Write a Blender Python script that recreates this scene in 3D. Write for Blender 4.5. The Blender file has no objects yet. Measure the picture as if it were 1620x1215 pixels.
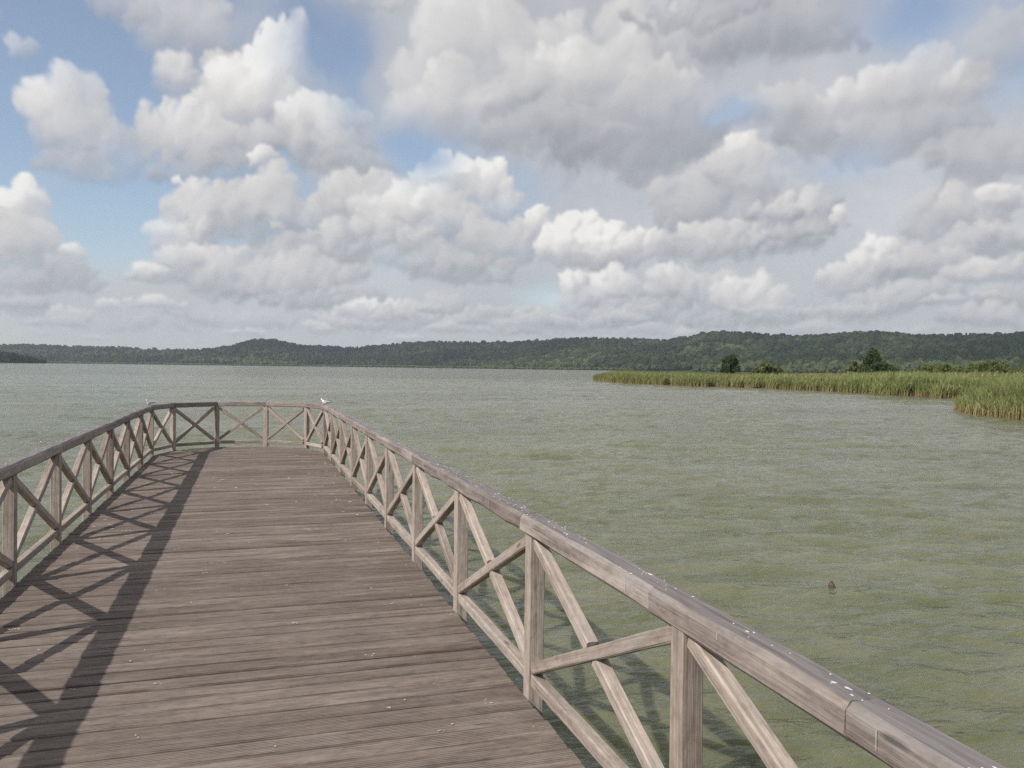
import bpy, bmesh, math, random
import numpy as np
from mathutils import Vector, Matrix

# ------------------------------------------------------------------ camera, sky, sun, exposure
SC = bpy.context.scene
COL = SC.collection
DECK = 0.90                       # deck top above the water (water is z = 0)
CAMZ = DECK+1.60
YAW, PITCH, ROLL = math.radians(17.66), math.radians(1.13), math.radians(0.70)
cam_data = bpy.data.cameras.new('camera')
cam = bpy.data.objects.new('camera', cam_data); COL.objects.link(cam); SC.camera = cam
cam_data.sensor_fit = 'HORIZONTAL'; cam_data.sensor_width = 36.0
cam_data.lens = 36.0*1300/1620
cam_data.clip_start = .05; cam_data.clip_end = 20000
FWD = Vector((math.sin(YAW)*math.cos(PITCH), math.cos(YAW)*math.cos(PITCH), -math.sin(PITCH)))
R0 = Vector((math.cos(YAW), -math.sin(YAW), 0)); U0 = R0.cross(FWD)
RGT = R0*math.cos(ROLL)+U0*math.sin(ROLL); UPV = -R0*math.sin(ROLL)+U0*math.cos(ROLL)
cm = Matrix((RGT, UPV, -FWD)).transposed().to_4x4(); cm.translation = (0, 0, CAMZ)
cam.matrix_world = cm

SUN = Vector((-1.04, -.478, 1.0)).normalized()     # from the rail shadow on the deck
sun_data = bpy.data.lights.new('sun', 'SUN'); sun_data.energy = 4.9; sun_data.angle = math.radians(.55)
sun_data.color = (1.0, .95, .88)
sun = bpy.data.objects.new('sun', sun_data); COL.objects.link(sun)
sun.rotation_euler = (-SUN).to_track_quat('-Z', 'Y').to_euler(); sun.location = SUN*60

SC.view_settings.view_transform = 'Standard'; SC.view_settings.look = 'None'
SC.view_settings.exposure = 0.0; SC.view_settings.gamma = 1.0; SC.view_settings.use_curve_mapping = False
SC.render.engine = 'CYCLES'
SC.cycles.use_denoising = False
SC.cycles.max_bounces = 6; SC.cycles.diffuse_bounces = 2; SC.cycles.glossy_bounces = 3
SC.cycles.transparent_max_bounces = 8; SC.cycles.volume_bounces = 0
SC.cycles.caustics_reflective = False; SC.cycles.caustics_refractive = False
SC.cycles.sample_clamp_indirect = 4.0

# ------------------------------------------------------------------ cloud layout (photo pixels) and cloud field
LAYERS = {
 'veil': [(1150,150,600,260,.8),(1300,420,500,200,.7),(700,500,900,90,.55),(750,60,220,120,.8),(230,40,170,50,.45),(420,330,330,170,.35),
          (60,500,240,60,.4),(560,250,90,60,.3),
          (90,60,130,70,-.8),(500,75,110,60,-.6),(1450,35,80,50,-.55),(1165,165,40,26,-.6),(670,245,40,40,-.7),(160,355,75,80,-.6),(1300,255,110,30,-.3),(620,430,25,30,-.4),(850,480,60,16,-.5)],
 'holes': [(520,80,75,60,.8),(1165,165,26,16,.5),(672,245,40,38,.65),(1450,35,95,40,.5),(1310,262,80,24,.3),(620,430,26,26,.25),(840,480,55,14,.2),(150,360,70,60,.5),(85,60,110,60,.7),(595,150,25,55,.45),(200,240,22,40,.25)],
 'veil_tone': [(1180,35,200,45,-.2),(1400,320,170,80,.14),(1500,40,120,60,.12)],
}
# x, y, rx, ry (photo px), tone, contrast, softness, base fade
CLOUDS = [
 (290,45,115,60,.50,.6,1.0,.6),(200,20,90,30,.42,.5,1.2,.6),(560,5,110,22,.48,.5,1.0,.5),(0,40,18,22,.5,.6,1,.5),
 (780,90,180,130,.66,.7,1.0,.2),(700,170,110,70,.60,.7,1.0,.3),(1000,60,210,90,.60,.7,1.0,.2),(1240,40,190,55,.26,.6,1.0,.2),(1090,20,150,30,.28,.5,1.0,.2),
 (930,130,230,75,.62,.8,.9,.1),(1400,200,220,60,.34,.6,1.0,.3),(1420,130,150,45,.60,.7,.8,.4),(1530,120,60,35,.58,.7,.8,.5),(1580,60,60,60,.44,.5,1.,.5),(1000,225,190,75,.22,.5,1.0,.25),(880,215,150,55,.36,.6,1.0,.3),(1250,180,110,55,.42,.7,1.0,.5),(1560,250,130,55,.36,.6,1.0,.5),
 (35,92,28,22,.66,.7,.8,.5),
 (280,120,45,50,.64,.8,.7,.6),(355,125,40,45,.58,.7,.9,.6),(455,115,68,70,.80,.9,.4,.4),(400,170,130,75,.62,.9,.6,.4),(520,205,100,60,.66,.9,.6,.4),(300,215,100,60,.58,.8,.7,.4),(430,240,190,50,.48,.8,.8,.5),
 (330,270,150,38,.36,.6,1.0,.5),(560,275,85,35,.36,.6,1.0,.5),
 (100,190,90,65,.76,.9,.6,.4),(150,235,90,50,.52,.7,.9,.6),(130,275,90,30,.36,.5,1.2,.7),
 (407,262,24,24,.80,.6,.3,.3),(278,290,14,9,.85,.5,.4,.3),
 (35,350,62,48,.72,.9,.4,.3),(50,405,85,55,.52,.8,.6,.4),(122,412,28,24,.68,.8,.5,.5),(110,450,100,32,.34,.7,.8,.4),(30,460,90,30,.40,.6,.9,.4),
 (330,330,100,50,.56,.9,.6,.5),(430,345,140,60,.58,.9,.6,.4),(590,335,110,50,.58,.8,.7,.5),(735,300,95,52,.82,.9,.35,.3),(660,350,140,50,.66,.9,.6,.3),(560,390,200,48,.52,.9,.6,.3),(790,375,80,45,.56,.8,.7,.4),
 (290,375,60,45,.56,.9,.5,.5),(340,430,130,48,.50,.9,.6,.4),(480,440,150,40,.42,.8,.7,.3),(240,450,38,26,.62,.9,.5,.5),(720,425,150,32,.38,.7,.7,.3),(520,475,130,26,.30,.6,.8,.4),
 (1150,330,160,60,.40,.8,.8,.4),(1175,275,65,48,.62,.9,.5,.4),(1260,330,60,42,.52,.9,.5,.4),(1215,335,60,28,.42,.8,.7,.4),(1325,340,20,24,.72,.7,.4,.4),(1240,365,95,28,.34,.8,.6,.2),(1150,375,110,30,.56,.8,.6,.3),(1080,390,120,24,.44,.7,.8,.3),
 (845,350,28,34,.80,.8,.3,.3),(920,375,100,42,.78,.9,.35,.25),(1000,390,90,28,.62,.8,.6,.3),(960,412,140,14,.38,.5,.8,.2),
 (1530,330,110,45,.48,.8,.7,.4),(1590,310,50,26,.60,.8,.6,.4),(1560,375,110,32,.42,.8,.7,.3),(1390,390,60,30,.70,.8,.5,.4),(1360,420,80,38,.62,.9,.5,.3),(1460,410,110,36,.46,.8,.6,.3),(1560,425,90,30,.58,.8,.6,.3),(1420,465,150,32,.44,.8,.7,.4),(1590,470,70,24,.42,.7,.7,.4),
 (1130,450,110,42,.50,.8,.7,.4),(1190,455,90,42,.60,.9,.5,.4),(1060,455,50,38,.60,.9,.5,.4),(960,455,70,42,.66,.9,.4,.4),(905,455,30,34,.74,.9,.35,.4),(1000,490,170,26,.42,.7,.8,.4),(1200,495,170,20,.40,.7,.8,.4),
 (1560,500,110,26,.50,.8,.6,.4),(1290,505,80,16,.52,.7,.6,.5),
 (620,500,85,26,.60,.9,.4,.4),(560,512,80,18,.50,.8,.6,.4),(700,490,60,22,.40,.7,.7,.5),(820,497,14,9,.75,.6,.4,.4),(180,497,28,12,.68,.7,.4,.4),(110,510,55,14,.60,.8,.5,.4),(30,500,55,18,.48,.7,.7,.4),
 (380,510,150,20,.42,.6,.8,.5),(250,525,120,12,.44,.6,.8,.5),(880,525,150,12,.46,.6,.8,.5),(1150,520,160,10,.46,.6,.8,.5),
]
import numpy as np, math
def make_sky_pixels(W=5120, Hh=1138, ELMAX=80.0):
    rng = np.random.RandomState(7)
    az = (np.arange(W, dtype=np.float32)+.5)/W*360-180
    el = (np.arange(Hh, dtype=np.float32)+.5)/Hh*ELMAX
    # cloud streets shrink towards the horizon
    vq = (34*np.log(1+el/20.0)).astype(np.float32)
    AZ = np.broadcast_to(az[None,:], (Hh,W)); VQ = np.broadcast_to(vq[:,None], (Hh,W))
    def vnoise(fx, u, v):
        # periodic (360 deg) smooth lattice noise, fx cells per 360 degrees
        lat = rng.rand(512, fx).astype(np.float32)
        uu = (u+180)*(fx/360.0); vv = v*(fx/360.0)+200.37
        i = np.floor(uu).astype(np.int32); j = np.floor(vv).astype(np.int32)
        fu = uu-i; fv = vv-j
        fu = fu*fu*fu*(fu*(fu*6-15)+10); fv = fv*fv*fv*(fv*(fv*6-15)+10)
        i0 = i % fx; i1 = (i+1) % fx; j0 = j % 512; j1 = (j+1) % 512
        a = lat[j0,i0]; b = lat[j0,i1]; c = lat[j1,i0]; d = lat[j1,i1]
        return (a+(b-a)*fu)*(1-fv)+(c+(d-c)*fu)*fv
    def fbm(f0, n, u, v, gain=.5, billow=False):
        s = 0; a = 1; t = 0
        for k in range(n):
            q = vnoise(int(f0*2.03**k), u, v)
            if billow: q = 1-np.abs(2*q-1); q = q*q*(3-2*q)
            s = s+a*q; t += a; a *= gain
        return s/t
    def box(a, r, axis):
        if r < 1: return a
        if axis == 1:
            p = np.concatenate([a[:,-r-1:], a, a[:,:r]], 1)
            c = np.cumsum(p, 1, dtype=np.float64)
            return ((c[:,2*r+1:]-c[:,:-2*r-1])/(2*r+1)).astype(np.float32)
        p = np.concatenate([np.repeat(a[:1],r+1,0), a, np.repeat(a[-1:],r,0)], 0)
        c = np.cumsum(p, 0, dtype=np.float64)
        return ((c[2*r+1:]-c[:-2*r-1])/(2*r+1)).astype(np.float32)
    def blur(a, r):
        for _ in range(2): a = box(box(a, r, 1), r, 0)
        return a
    def shift(a, dx, dy):                      # value at p + (dx,dy)
        b = np.roll(a, -dx, 1)
        if dy > 0: b = np.concatenate([b[dy:], np.repeat(b[-1:], dy, 0)], 0)
        return b
    sm = lambda e0, e1, x: (lambda t: t*t*(3-2*t))(np.clip((x-e0)/(e1-e0), 0, 1))
    # domain warp shared by the placement fields so that outlines are ragged
    w1 = fbm(34, 4, AZ, VQ, .55); w2 = fbm(34, 4, AZ+77, VQ+31, .55)
    XA = (w1-.5); YA = (w2-.5)
    # angle grids at quarter resolution for the placement fields
    q = 4
    az4 = AZ[::q, ::q]; el4 = np.broadcast_to(el[::q,None], az4.shape)
    wx = XA[::q, ::q]*9; wy = YA[::q, ::q]*6
    def up(a):
        a = np.repeat(np.repeat(a, q, 0), q, 1); return blur(a[:Hh,:W], 3)
    def field(blobs, warp=1.0):
        s = np.zeros(az4.shape, np.float32)
        for (x, y, rx, ry, w) in blobs:
            a0 = math.degrees(math.atan((x-810)/1300.0)); ca = math.cos(math.radians(a0))
            e0 = math.degrees(math.atan((583-y)/1300.0*ca))
            sx = math.degrees(rx/1300.0)*ca*ca; sy = math.degrees(ry/1300.0)*ca
            da = (az4+wx*warp-a0+180) % 360-180; de = el4+wy*warp*np.clip(el4/14, .25, 1)-e0
            r = (da/sx)**2+(de/sy)**2
            s += w*np.exp(-r*.8)
        return s
    infr = sm(50, 38, np.abs(az4))*sm(33, 26, el4)      # 1 where the blobs rule; beyond, a sky of the same kind
    free = fbm(20, 2, az4+11, VQ[::q,::q]+5)
    u, v = AZ+XA*5, VQ+YA*5
    n_soft = fbm(40, 6, u, v, .5)
    n_bil = fbm(70, 6, AZ+XA*7+40, VQ+YA*7+9, .52, True)
    n_fin = fbm(150, 4, AZ+XA*6+140, VQ+YA*6+19, .6, True)
    RGB = np.zeros((Hh,W,3), np.float32); ALPHA = np.zeros((Hh,W), np.float32)
    ramp = np.array([[.255,.27,.30],[.355,.365,.40],[.475,.48,.505],[.59,.587,.597],[.71,.695,.68],[.92,.905,.87]], np.float32)
    def tone(t):                                # t 0..1 -> cloud radiance, grey base to sunlit white
        t = np.clip(t, 0, 1)*5; i = np.clip(t.astype(np.int32), 0, 4); f = (t-i)[...,None]
        return ramp[i]*(1-f)+ramp[i+1]*f
    sft0 = n_soft-.5
    # ---- thin high veil
    cov = up(field(LAYERS['veil'])*infr+(1-infr)*(free*1.3-.1))
    a = sm(.05, .95, cov+(n_soft-.5)*1.3)*.88
    t = .50+(n_soft-.5)*.35+up(field(LAYERS['veil_tone'])*infr)
    ALPHA = a; RGB = tone(t)*a[...,None]
    sf2 = np.roll(sft0, 411, 1); det = (n_fin-.5); bil = (n_bil-.5); sft = (n_soft-.5)
    ppd = W/360.0
    S = np.array([-.557, .658, .507])
    pad = 1.45
    def cloud(a0, e0, sx, sy, tn, con=1.0, soft=.5, base=.35, seed=0):
        con *= .93; soft = soft*1.05+.08
        """one cumulus: a heap of overlapping round puffs with smaller puffs on them"""
        r_ = np.random.RandomState(seed)
        cx = (a0+180)*ppd; cy = e0/ELMAX*Hh; sx *= ppd; sy *= ppd
        x0, x1 = int(cx-sx*pad-8), int(cx+sx*pad+8); y0, y1 = max(0, int(cy-sy*pad-8)), min(Hh, int(cy+sy*pad+8))
        if x1-x0 < 6 or y1-y0 < 6: return
        ix = np.arange(x0, x1) % W; iy = np.arange(y0, y1)
        g = np.ix_(iy, ix)
        X, Y = np.meshgrid(np.arange(x0, x1, dtype=np.float32), iy.astype(np.float32))
        amp = min(sx, sy)
        X = X+sft[g]*amp*1.3+det[g]*amp*.16; Y = Y+bil[g]*amp*.75+sf2[g]*amp*.8+det[g]*amp*.16
        hh = np.zeros(X.shape, np.float32); F = np.zeros(X.shape, np.float32)
        lst = []
        n = int(10+14*min(3, sx/sy))
        for k in range(n):
            th = r_.rand()*2*np.pi; q = np.sqrt(r_.rand())*.78
            px_, py_ = cx+np.cos(th)*q*sx, cy+np.sin(th)*q*sy
            if np.sin(th)*q < -.3: py_ = cy-.3*sy-(r_.rand()*.12)*sy
            lst.append((px_, py_, amp*(.30+.28*r_.rand())*(1.15-q*.75)))
        for (px_, py_, r) in list(lst):
            for k in range(4 if seed < 1000 else 1):
                th = np.pi*(.62+ (r_.rand()-.5)*1.5); rr = r*(.32+.3*r_.rand())
                c = (px_+np.cos(th)*r*.85, py_+np.sin(th)*r*.85, rr); lst.append(c)
                if rr > 5 and seed < 1000:
                    for m in range(2):
                        th2 = np.pi*(.6+(r_.rand()-.5)*1.6); lst.append((c[0]+np.cos(th2)*rr*.8, c[1]+np.sin(th2)*rr*.8, rr*(.35+.25*r_.rand())))
        for (px_, py_, r) in lst:
            u0, u1 = int(px_-r*1.6-amp*.7)-x0, int(px_+r*1.6+amp*.7)-x0; v0, v1 = int(py_-r*1.6-amp*.5)-y0, int(py_+r*1.6+amp*.5)-y0
            u0 = max(0,u0); v0 = max(0,v0); u1 = min(X.shape[1],u1); v1 = min(X.shape[0],v1)
            if u1 <= u0 or v1 <= v0: continue
            d2 = ((X[v0:v1,u0:u1]-px_)**2+(Y[v0:v1,u0:u1]-py_)**2)/(r*r)
            np.maximum(hh[v0:v1,u0:u1], r*np.sqrt(np.maximum(0, 1.0-d2))+.0, out=hh[v0:v1,u0:u1])
            np.maximum(F[v0:v1,u0:u1], np.maximum(0, 1-d2/1.9), out=F[v0:v1,u0:u1])
        yr = (Y-cy)/sy; xr = (X-cx)/sx
        dome = amp*.9*np.sqrt(np.maximum(0, 1-.75*(xr**2+yr**2)))
        hgt = hh*.75+dome+bil[g]*amp*.10+det[g]*amp*.05
        k = max(1, int(amp*(.025+.06*soft))); hgt = box(box(box(box(hgt, k, 0), k, 1), k, 0), k, 1)
        gy, gx = np.gradient(hgt)
        nn = 1/np.sqrt(gx*gx+gy*gy+.55)
        lam = (-gx*S[0]-gy*S[1]+.74*S[2])*nn
        kb = max(2, int(amp*.16)); low = box(box(lam, kb, 0), kb, 1)
        t = tn+con*((lam-.55)*(.24-.10*min(1, soft))+(low-.55)*.26)+con*.33*np.clip(yr, -1, 1)+sft[g]*.55*con-.05+bil[g]*.12*con+det[g]*.07*con
        up_ = sm(-.45, .35, yr-xr*.35)                       # crisp towards the sun, fraying below
        w0 = .04+.04*soft; w1 = w0+(.30+soft*.8)*up_+(1.1+soft*.5)*(1-up_)
        kf = max(1, int(amp*.03*soft)); F = box(box(F, kf, 0), kf, 1)
        a = sm(0, 1, (F+sft[g]*(.25+.5*(1-up_))-w0)/(w1-w0))
        a = a*(1-(1-sm(-1.0, -.1, yr))*base)
        a = np.clip(a, 0, 1)*.98
        a = a*np.clip((1-sm(.8, 1.0, np.abs((np.arange(x0,x1)-cx)/(sx*pad+8))))[None,:], 0, 1)
        a = a*np.clip((1-sm(.85, 1.0, np.abs((iy-cy)/(sy*pad+8))))[:,None], 0, 1)
        RGB[g] = tone(t)*a[...,None]+RGB[g]*(1-a[...,None]); ALPHA[g] = a+ALPHA[g]*(1-a)
    def px2ang(x, y, rx, ry):
        a0 = math.degrees(math.atan((x-810)/1300.0)); ca = math.cos(math.radians(a0))
        return a0, math.degrees(math.atan((583-y)/1300.0*ca)), math.degrees(rx/1300.0)*ca*ca, math.degrees(ry/1300.0)*ca
    # ---- the rest of the sky: the same clouds all round
    rr_ = np.random.RandomState(3); rest = []
    for k in range(150):
        e = 2+70*rr_.rand()**1.7; a = rr_.rand()*360-180; sz = (2.2+e*.17)*(.6+.9*rr_.rand())
        if abs(a) < 33+sz*1.3 and e < 25.5+sz: continue
        rest.append((a, e, sz*(1.3+rr_.rand()), sz*.62, .42+.2*rr_.rand(), 1.0, .6))
    rest.sort(key=lambda q_: -q_[1])
    for k, q_ in enumerate(rest): cloud(*q_, seed=1000+k)
    for k, c in enumerate(CLOUDS):
        x, y, rx, ry = c[:4]
        cloud(*px2ang(x, y, rx, ry), *c[4:], seed=50+k*3)
    r2 = np.random.RandomState(12)
    for k in range(44):
        y_ = 470+72*r2.rand()**.8; x_ = -60+1740*r2.rand(); sc_ = (560-y_)/60
        cloud(*px2ang(x_, y_, (26+50*r2.rand())*sc_+12, (7+9*r2.rand())*sc_+2.5), .46+.17*r2.rand(), .8, .5, .5, seed=700+k)
    hole = np.clip(up(field(LAYERS['holes'], .8)*infr)*(1.0+sft*1.6+bil*.6)*1.15, 0, .97)
    RGB = RGB*(1-hole)[...,None]; ALPHA = ALPHA*(1-hole)
    # frayed, slightly blurred edges
    RA = np.concatenate([RGB, ALPHA[...,None]], 2)
    jx = (np.arange(W)[None,:]+(bil*8+det*8)).astype(np.int32) % W
    jy = np.clip(np.arange(Hh)[:,None]+(sf2*10+np.roll(det, 97, 1)*8), 0, Hh-1).astype(np.int32)
    RA = RA[jy, jx]
    for c in range(4): RA[...,c] = box(box(RA[...,c], 1, 0), 1, 1)
    RGB = RA[...,:3]; ALPHA = RA[...,3]
    RGB = RGB*(1+(np.roll(det, 31, 0)*.10+sf2*.10)[...,None])
    thin = .13*(1-ALPHA); RGB = RGB+np.array([.60,.60,.61], np.float32)*thin[...,None]; ALPHA = ALPHA+thin
    # far clouds sink into pale air near the horizon
    f = (np.exp(-el/2.2)*.42)[:,None]
    hz = np.array([.50,.53,.585], np.float32)
    RGB = RGB*(1-f[...,None])+hz*ALPHA[...,None]*f[...,None]
    RGB = RGB+hz*(f*(1-ALPHA)*.8)[...,None]; ALPHA = ALPHA+(1-ALPHA)*f*.8
    ALPHA = np.clip(ALPHA, 0, 1)
    px = np.empty((Hh,W,4), np.float32)
    px[...,:3] = RGB; px[...,3] = ALPHA   # premultiplied radiance + cover
    return px
def build_world():
    px = make_sky_pixels()
    Hh, W = px.shape[:2]
    im = bpy.data.images.new('cloud_field', W, Hh, alpha=True, float_buffer=True)
    im.colorspace_settings.name = 'Non-Color'; im.alpha_mode = 'CHANNEL_PACKED'
    im.pixels.foreach_set(px.ravel()); im.update(); im.pack()
    w = bpy.data.worlds.new("World"); SC.world = w; w.use_nodes = True
    nt = w.node_tree; N = nt.nodes; L = nt.links
    N.clear()
    out = N.new('ShaderNodeOutputWorld'); bg = N.new('ShaderNodeBackground')
    sky = N.new('ShaderNodeTexSky'); sky.sky_type = 'NISHITA'; sky.sun_disc = False
    sky.sun_elevation = math.asin(SUN.z); sky.sun_rotation = math.atan2(SUN.x, SUN.y)
    sky.air_density = 1.0; sky.dust_density = .7; sky.ozone_density = 1.2
    tc = N.new('ShaderNodeTexCoord'); sp = N.new('ShaderNodeSeparateXYZ')
    L.new(tc.outputs['Generated'], sp.inputs[0])
    def m(op, a, b=None, c=None):
        n = N.new('ShaderNodeMath'); n.operation = op
        for i, v in enumerate((a, b, c)):
            if v is None: continue
            if isinstance(v, (int, float)): n.inputs[i].default_value = v
            else: L.new(v, n.inputs[i])
        return n.outputs[0]
    az = m('ARCTAN2', sp.outputs[0], sp.outputs[1])
    u = m('FRACT', m('ADD', m('DIVIDE', m('SUBTRACT', az, YAW), 2*math.pi), .5))
    el = m('ARCSINE', m('MAXIMUM', m('MINIMUM', sp.outputs[2], 1.0), -1.0))
    v = m('MINIMUM', m('MAXIMUM', m('DIVIDE', el, math.radians(80.0)), .0006), .9994)
    cb = N.new('ShaderNodeCombineXYZ'); L.new(u, cb.inputs[0]); L.new(v, cb.inputs[1])
    ti = N.new('ShaderNodeTexImage'); ti.image = im; ti.interpolation = 'Linear'; ti.extension = 'REPEAT'
    L.new(cb.outputs[0], ti.inputs[0])
    # sky * strength * (1-cover) + cloud radiance
    k = N.new('ShaderNodeVectorMath'); k.operation = 'SCALE'; L.new(sky.outputs[0], k.inputs[0])
    L.new(m('MULTIPLY', m('SUBTRACT', 1.0, ti.outputs['Alpha']), 1.0), k.inputs['Scale'])
    c = N.new('ShaderNodeVectorMath'); c.operation = 'SCALE'; L.new(ti.outputs['Color'], c.inputs[0]); c.inputs['Scale'].default_value = 1/SKY_STRENGTH
    a = N.new('ShaderNodeVectorMath'); a.operation = 'ADD'; L.new(k.outputs[0], a.inputs[0]); L.new(c.outputs[0], a.inputs[1])
    L.new(a.outputs[0], bg.inputs[0]); bg.inputs[1].default_value = SKY_STRENGTH
    L.new(bg.outputs[0], out.inputs[0])
    w.cycles.sampling_method = 'MANUAL'; w.cycles.sample_map_resolution = 512
SKY_STRENGTH = 0.135
build_world()

# ------------------------------------------------------------------ helpers
rnd = random.Random(11)
def link(o, parent=None):
    COL.objects.link(o)
    if parent is not None: o.parent = parent
    return o
def tag(o, label=None, cat=None, group=None, kind=None):
    if label: o['label'] = label
    if cat: o['category'] = cat
    if group: o['group'] = group
    if kind: o['kind'] = kind
    return o
def empty(name, loc):
    o = bpy.data.objects.new(name, None); o.location = loc; o.empty_display_size = .3
    return link(o)
def mesh_obj(name, verts, faces, mat, parent=None, smooth=False):
    me = bpy.data.meshes.new(name); me.from_pydata([tuple(v) for v in verts], [], faces)
    me.materials.append(mat); me.update()
    if smooth: me.polygons.foreach_set('use_smooth', [True]*len(me.polygons))
    return link(bpy.data.objects.new(name, me), parent)
def np_mesh(name, V, F, mat, attrs=None, smooth=False, parent=None):
    """V (n,3), F (m,k) all faces of one size; attrs {name: (n,) point values}"""
    V = np.asarray(V, np.float32); F = np.asarray(F, np.int32); k = F.shape[1]
    me = bpy.data.meshes.new(name)
    me.vertices.add(len(V)); me.vertices.foreach_set('co', V.ravel())
    me.loops.add(F.size); me.loops.foreach_set('vertex_index', F.ravel())
    me.polygons.add(len(F)); me.polygons.foreach_set('loop_start', np.arange(0, F.size, k, dtype=np.int32))
    me.polygons.foreach_set('loop_total', np.full(len(F), k, np.int32))
    me.polygons.foreach_set('use_smooth', np.full(len(F), smooth))
    for n_, a in (attrs or {}).items():
        at = me.attributes.new(n_, 'FLOAT', 'POINT'); at.data.foreach_set('value', np.asarray(a, np.float32).ravel())
    me.materials.append(mat); me.update(calc_edges=True); me.validate()
    return link(bpy.data.objects.new(name, me), parent)

class NT:
    def __init__(s, name, displace=False):
        s.m = bpy.data.materials.new(name); s.m.use_nodes = True; s.N = s.m.node_tree.nodes; s.L = s.m.node_tree.links
        s.bsdf = s.N['Principled BSDF']; s.out = s.N['Material Output']
    def n(s, t, **kw):
        x = s.N.new(t)
        for k, v in kw.items(): setattr(x, k, v)
        return x
    def put(s, sock, v):
        if isinstance(v, bpy.types.NodeSocket): s.L.new(v, sock)
        else:
            try: sock.default_value = v
            except Exception: sock.default_value = (v[0], v[1], v[2], 1)
    def math(s, op, a, b=0., c=None, clamp=False):
        x = s.n('ShaderNodeMath', operation=op); x.use_clamp = clamp; s.put(x.inputs[0], a); s.put(x.inputs[1], b)
        if c is not None: s.put(x.inputs[2], c)
        return x.outputs[0]
    def mix(s, f, a, b, mode='MIX'):
        x = s.n('ShaderNodeMix', data_type='RGBA', blend_type=mode); s.put(x.inputs[0], f); s.put(x.inputs[6], a if isinstance(a, bpy.types.NodeSocket) else (*a[:3], 1)); s.put(x.inputs[7], b if isinstance(b, bpy.types.NodeSocket) else (*b[:3], 1))
        return x.outputs[2]
    def noise(s, vec, scale, detail=4, rough=.5, dist=0.):
        x = s.n('ShaderNodeTexNoise'); x.inputs['Scale'].default_value = scale; x.inputs['Detail'].default_value = detail
        x.inputs['Roughness'].default_value = rough; x.inputs['Distortion'].default_value = dist
        if vec is not None: s.L.new(vec, x.inputs['Vector'])
        return x.outputs['Fac']
    def mapping(s, vec, scale=(1,1,1), loc=(0,0,0), rot=(0,0,0)):
        x = s.n('ShaderNodeMapping'); s.L.new(vec, x.inputs[0]); s.put(x.inputs['Scale'], scale) if not isinstance(scale, tuple) else setattr(x.inputs['Scale'], 'default_value', scale)
        x.inputs['Rotation'].default_value = rot
        if isinstance(loc, bpy.types.NodeSocket): s.L.new(loc, x.inputs['Location'])
        else: x.inputs['Location'].default_value = loc
        return x.outputs[0]
    def ramp(s, f, stops):
        x = s.n('ShaderNodeValToRGB'); e = x.color_ramp.elements
        while len(e) < len(stops): e.new(.5)
        for i, (p, c) in enumerate(stops): e[i].position = p; e[i].color = (*c, 1) if len(c) == 3 else c
        s.L.new(f, x.inputs[0]); return x.outputs[0]
    def rng(s, f, a, b, c=0., d=1.):
        x = s.n('ShaderNodeMapRange'); x.clamp = True; s.put(x.inputs[0], f)
        for i, v in enumerate((a, b, c, d)): s.put(x.inputs[i+1], v)
        return x.outputs[0]
    def bump(s, h, strength, dist, normal=None):
        x = s.n('ShaderNodeBump'); x.inputs['Strength'].default_value = strength; x.inputs['Distance'].default_value = dist
        s.L.new(h, x.inputs['Height'])
        if normal is not None: s.L.new(normal, x.inputs['Normal'])
        return x.outputs[0]

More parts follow.
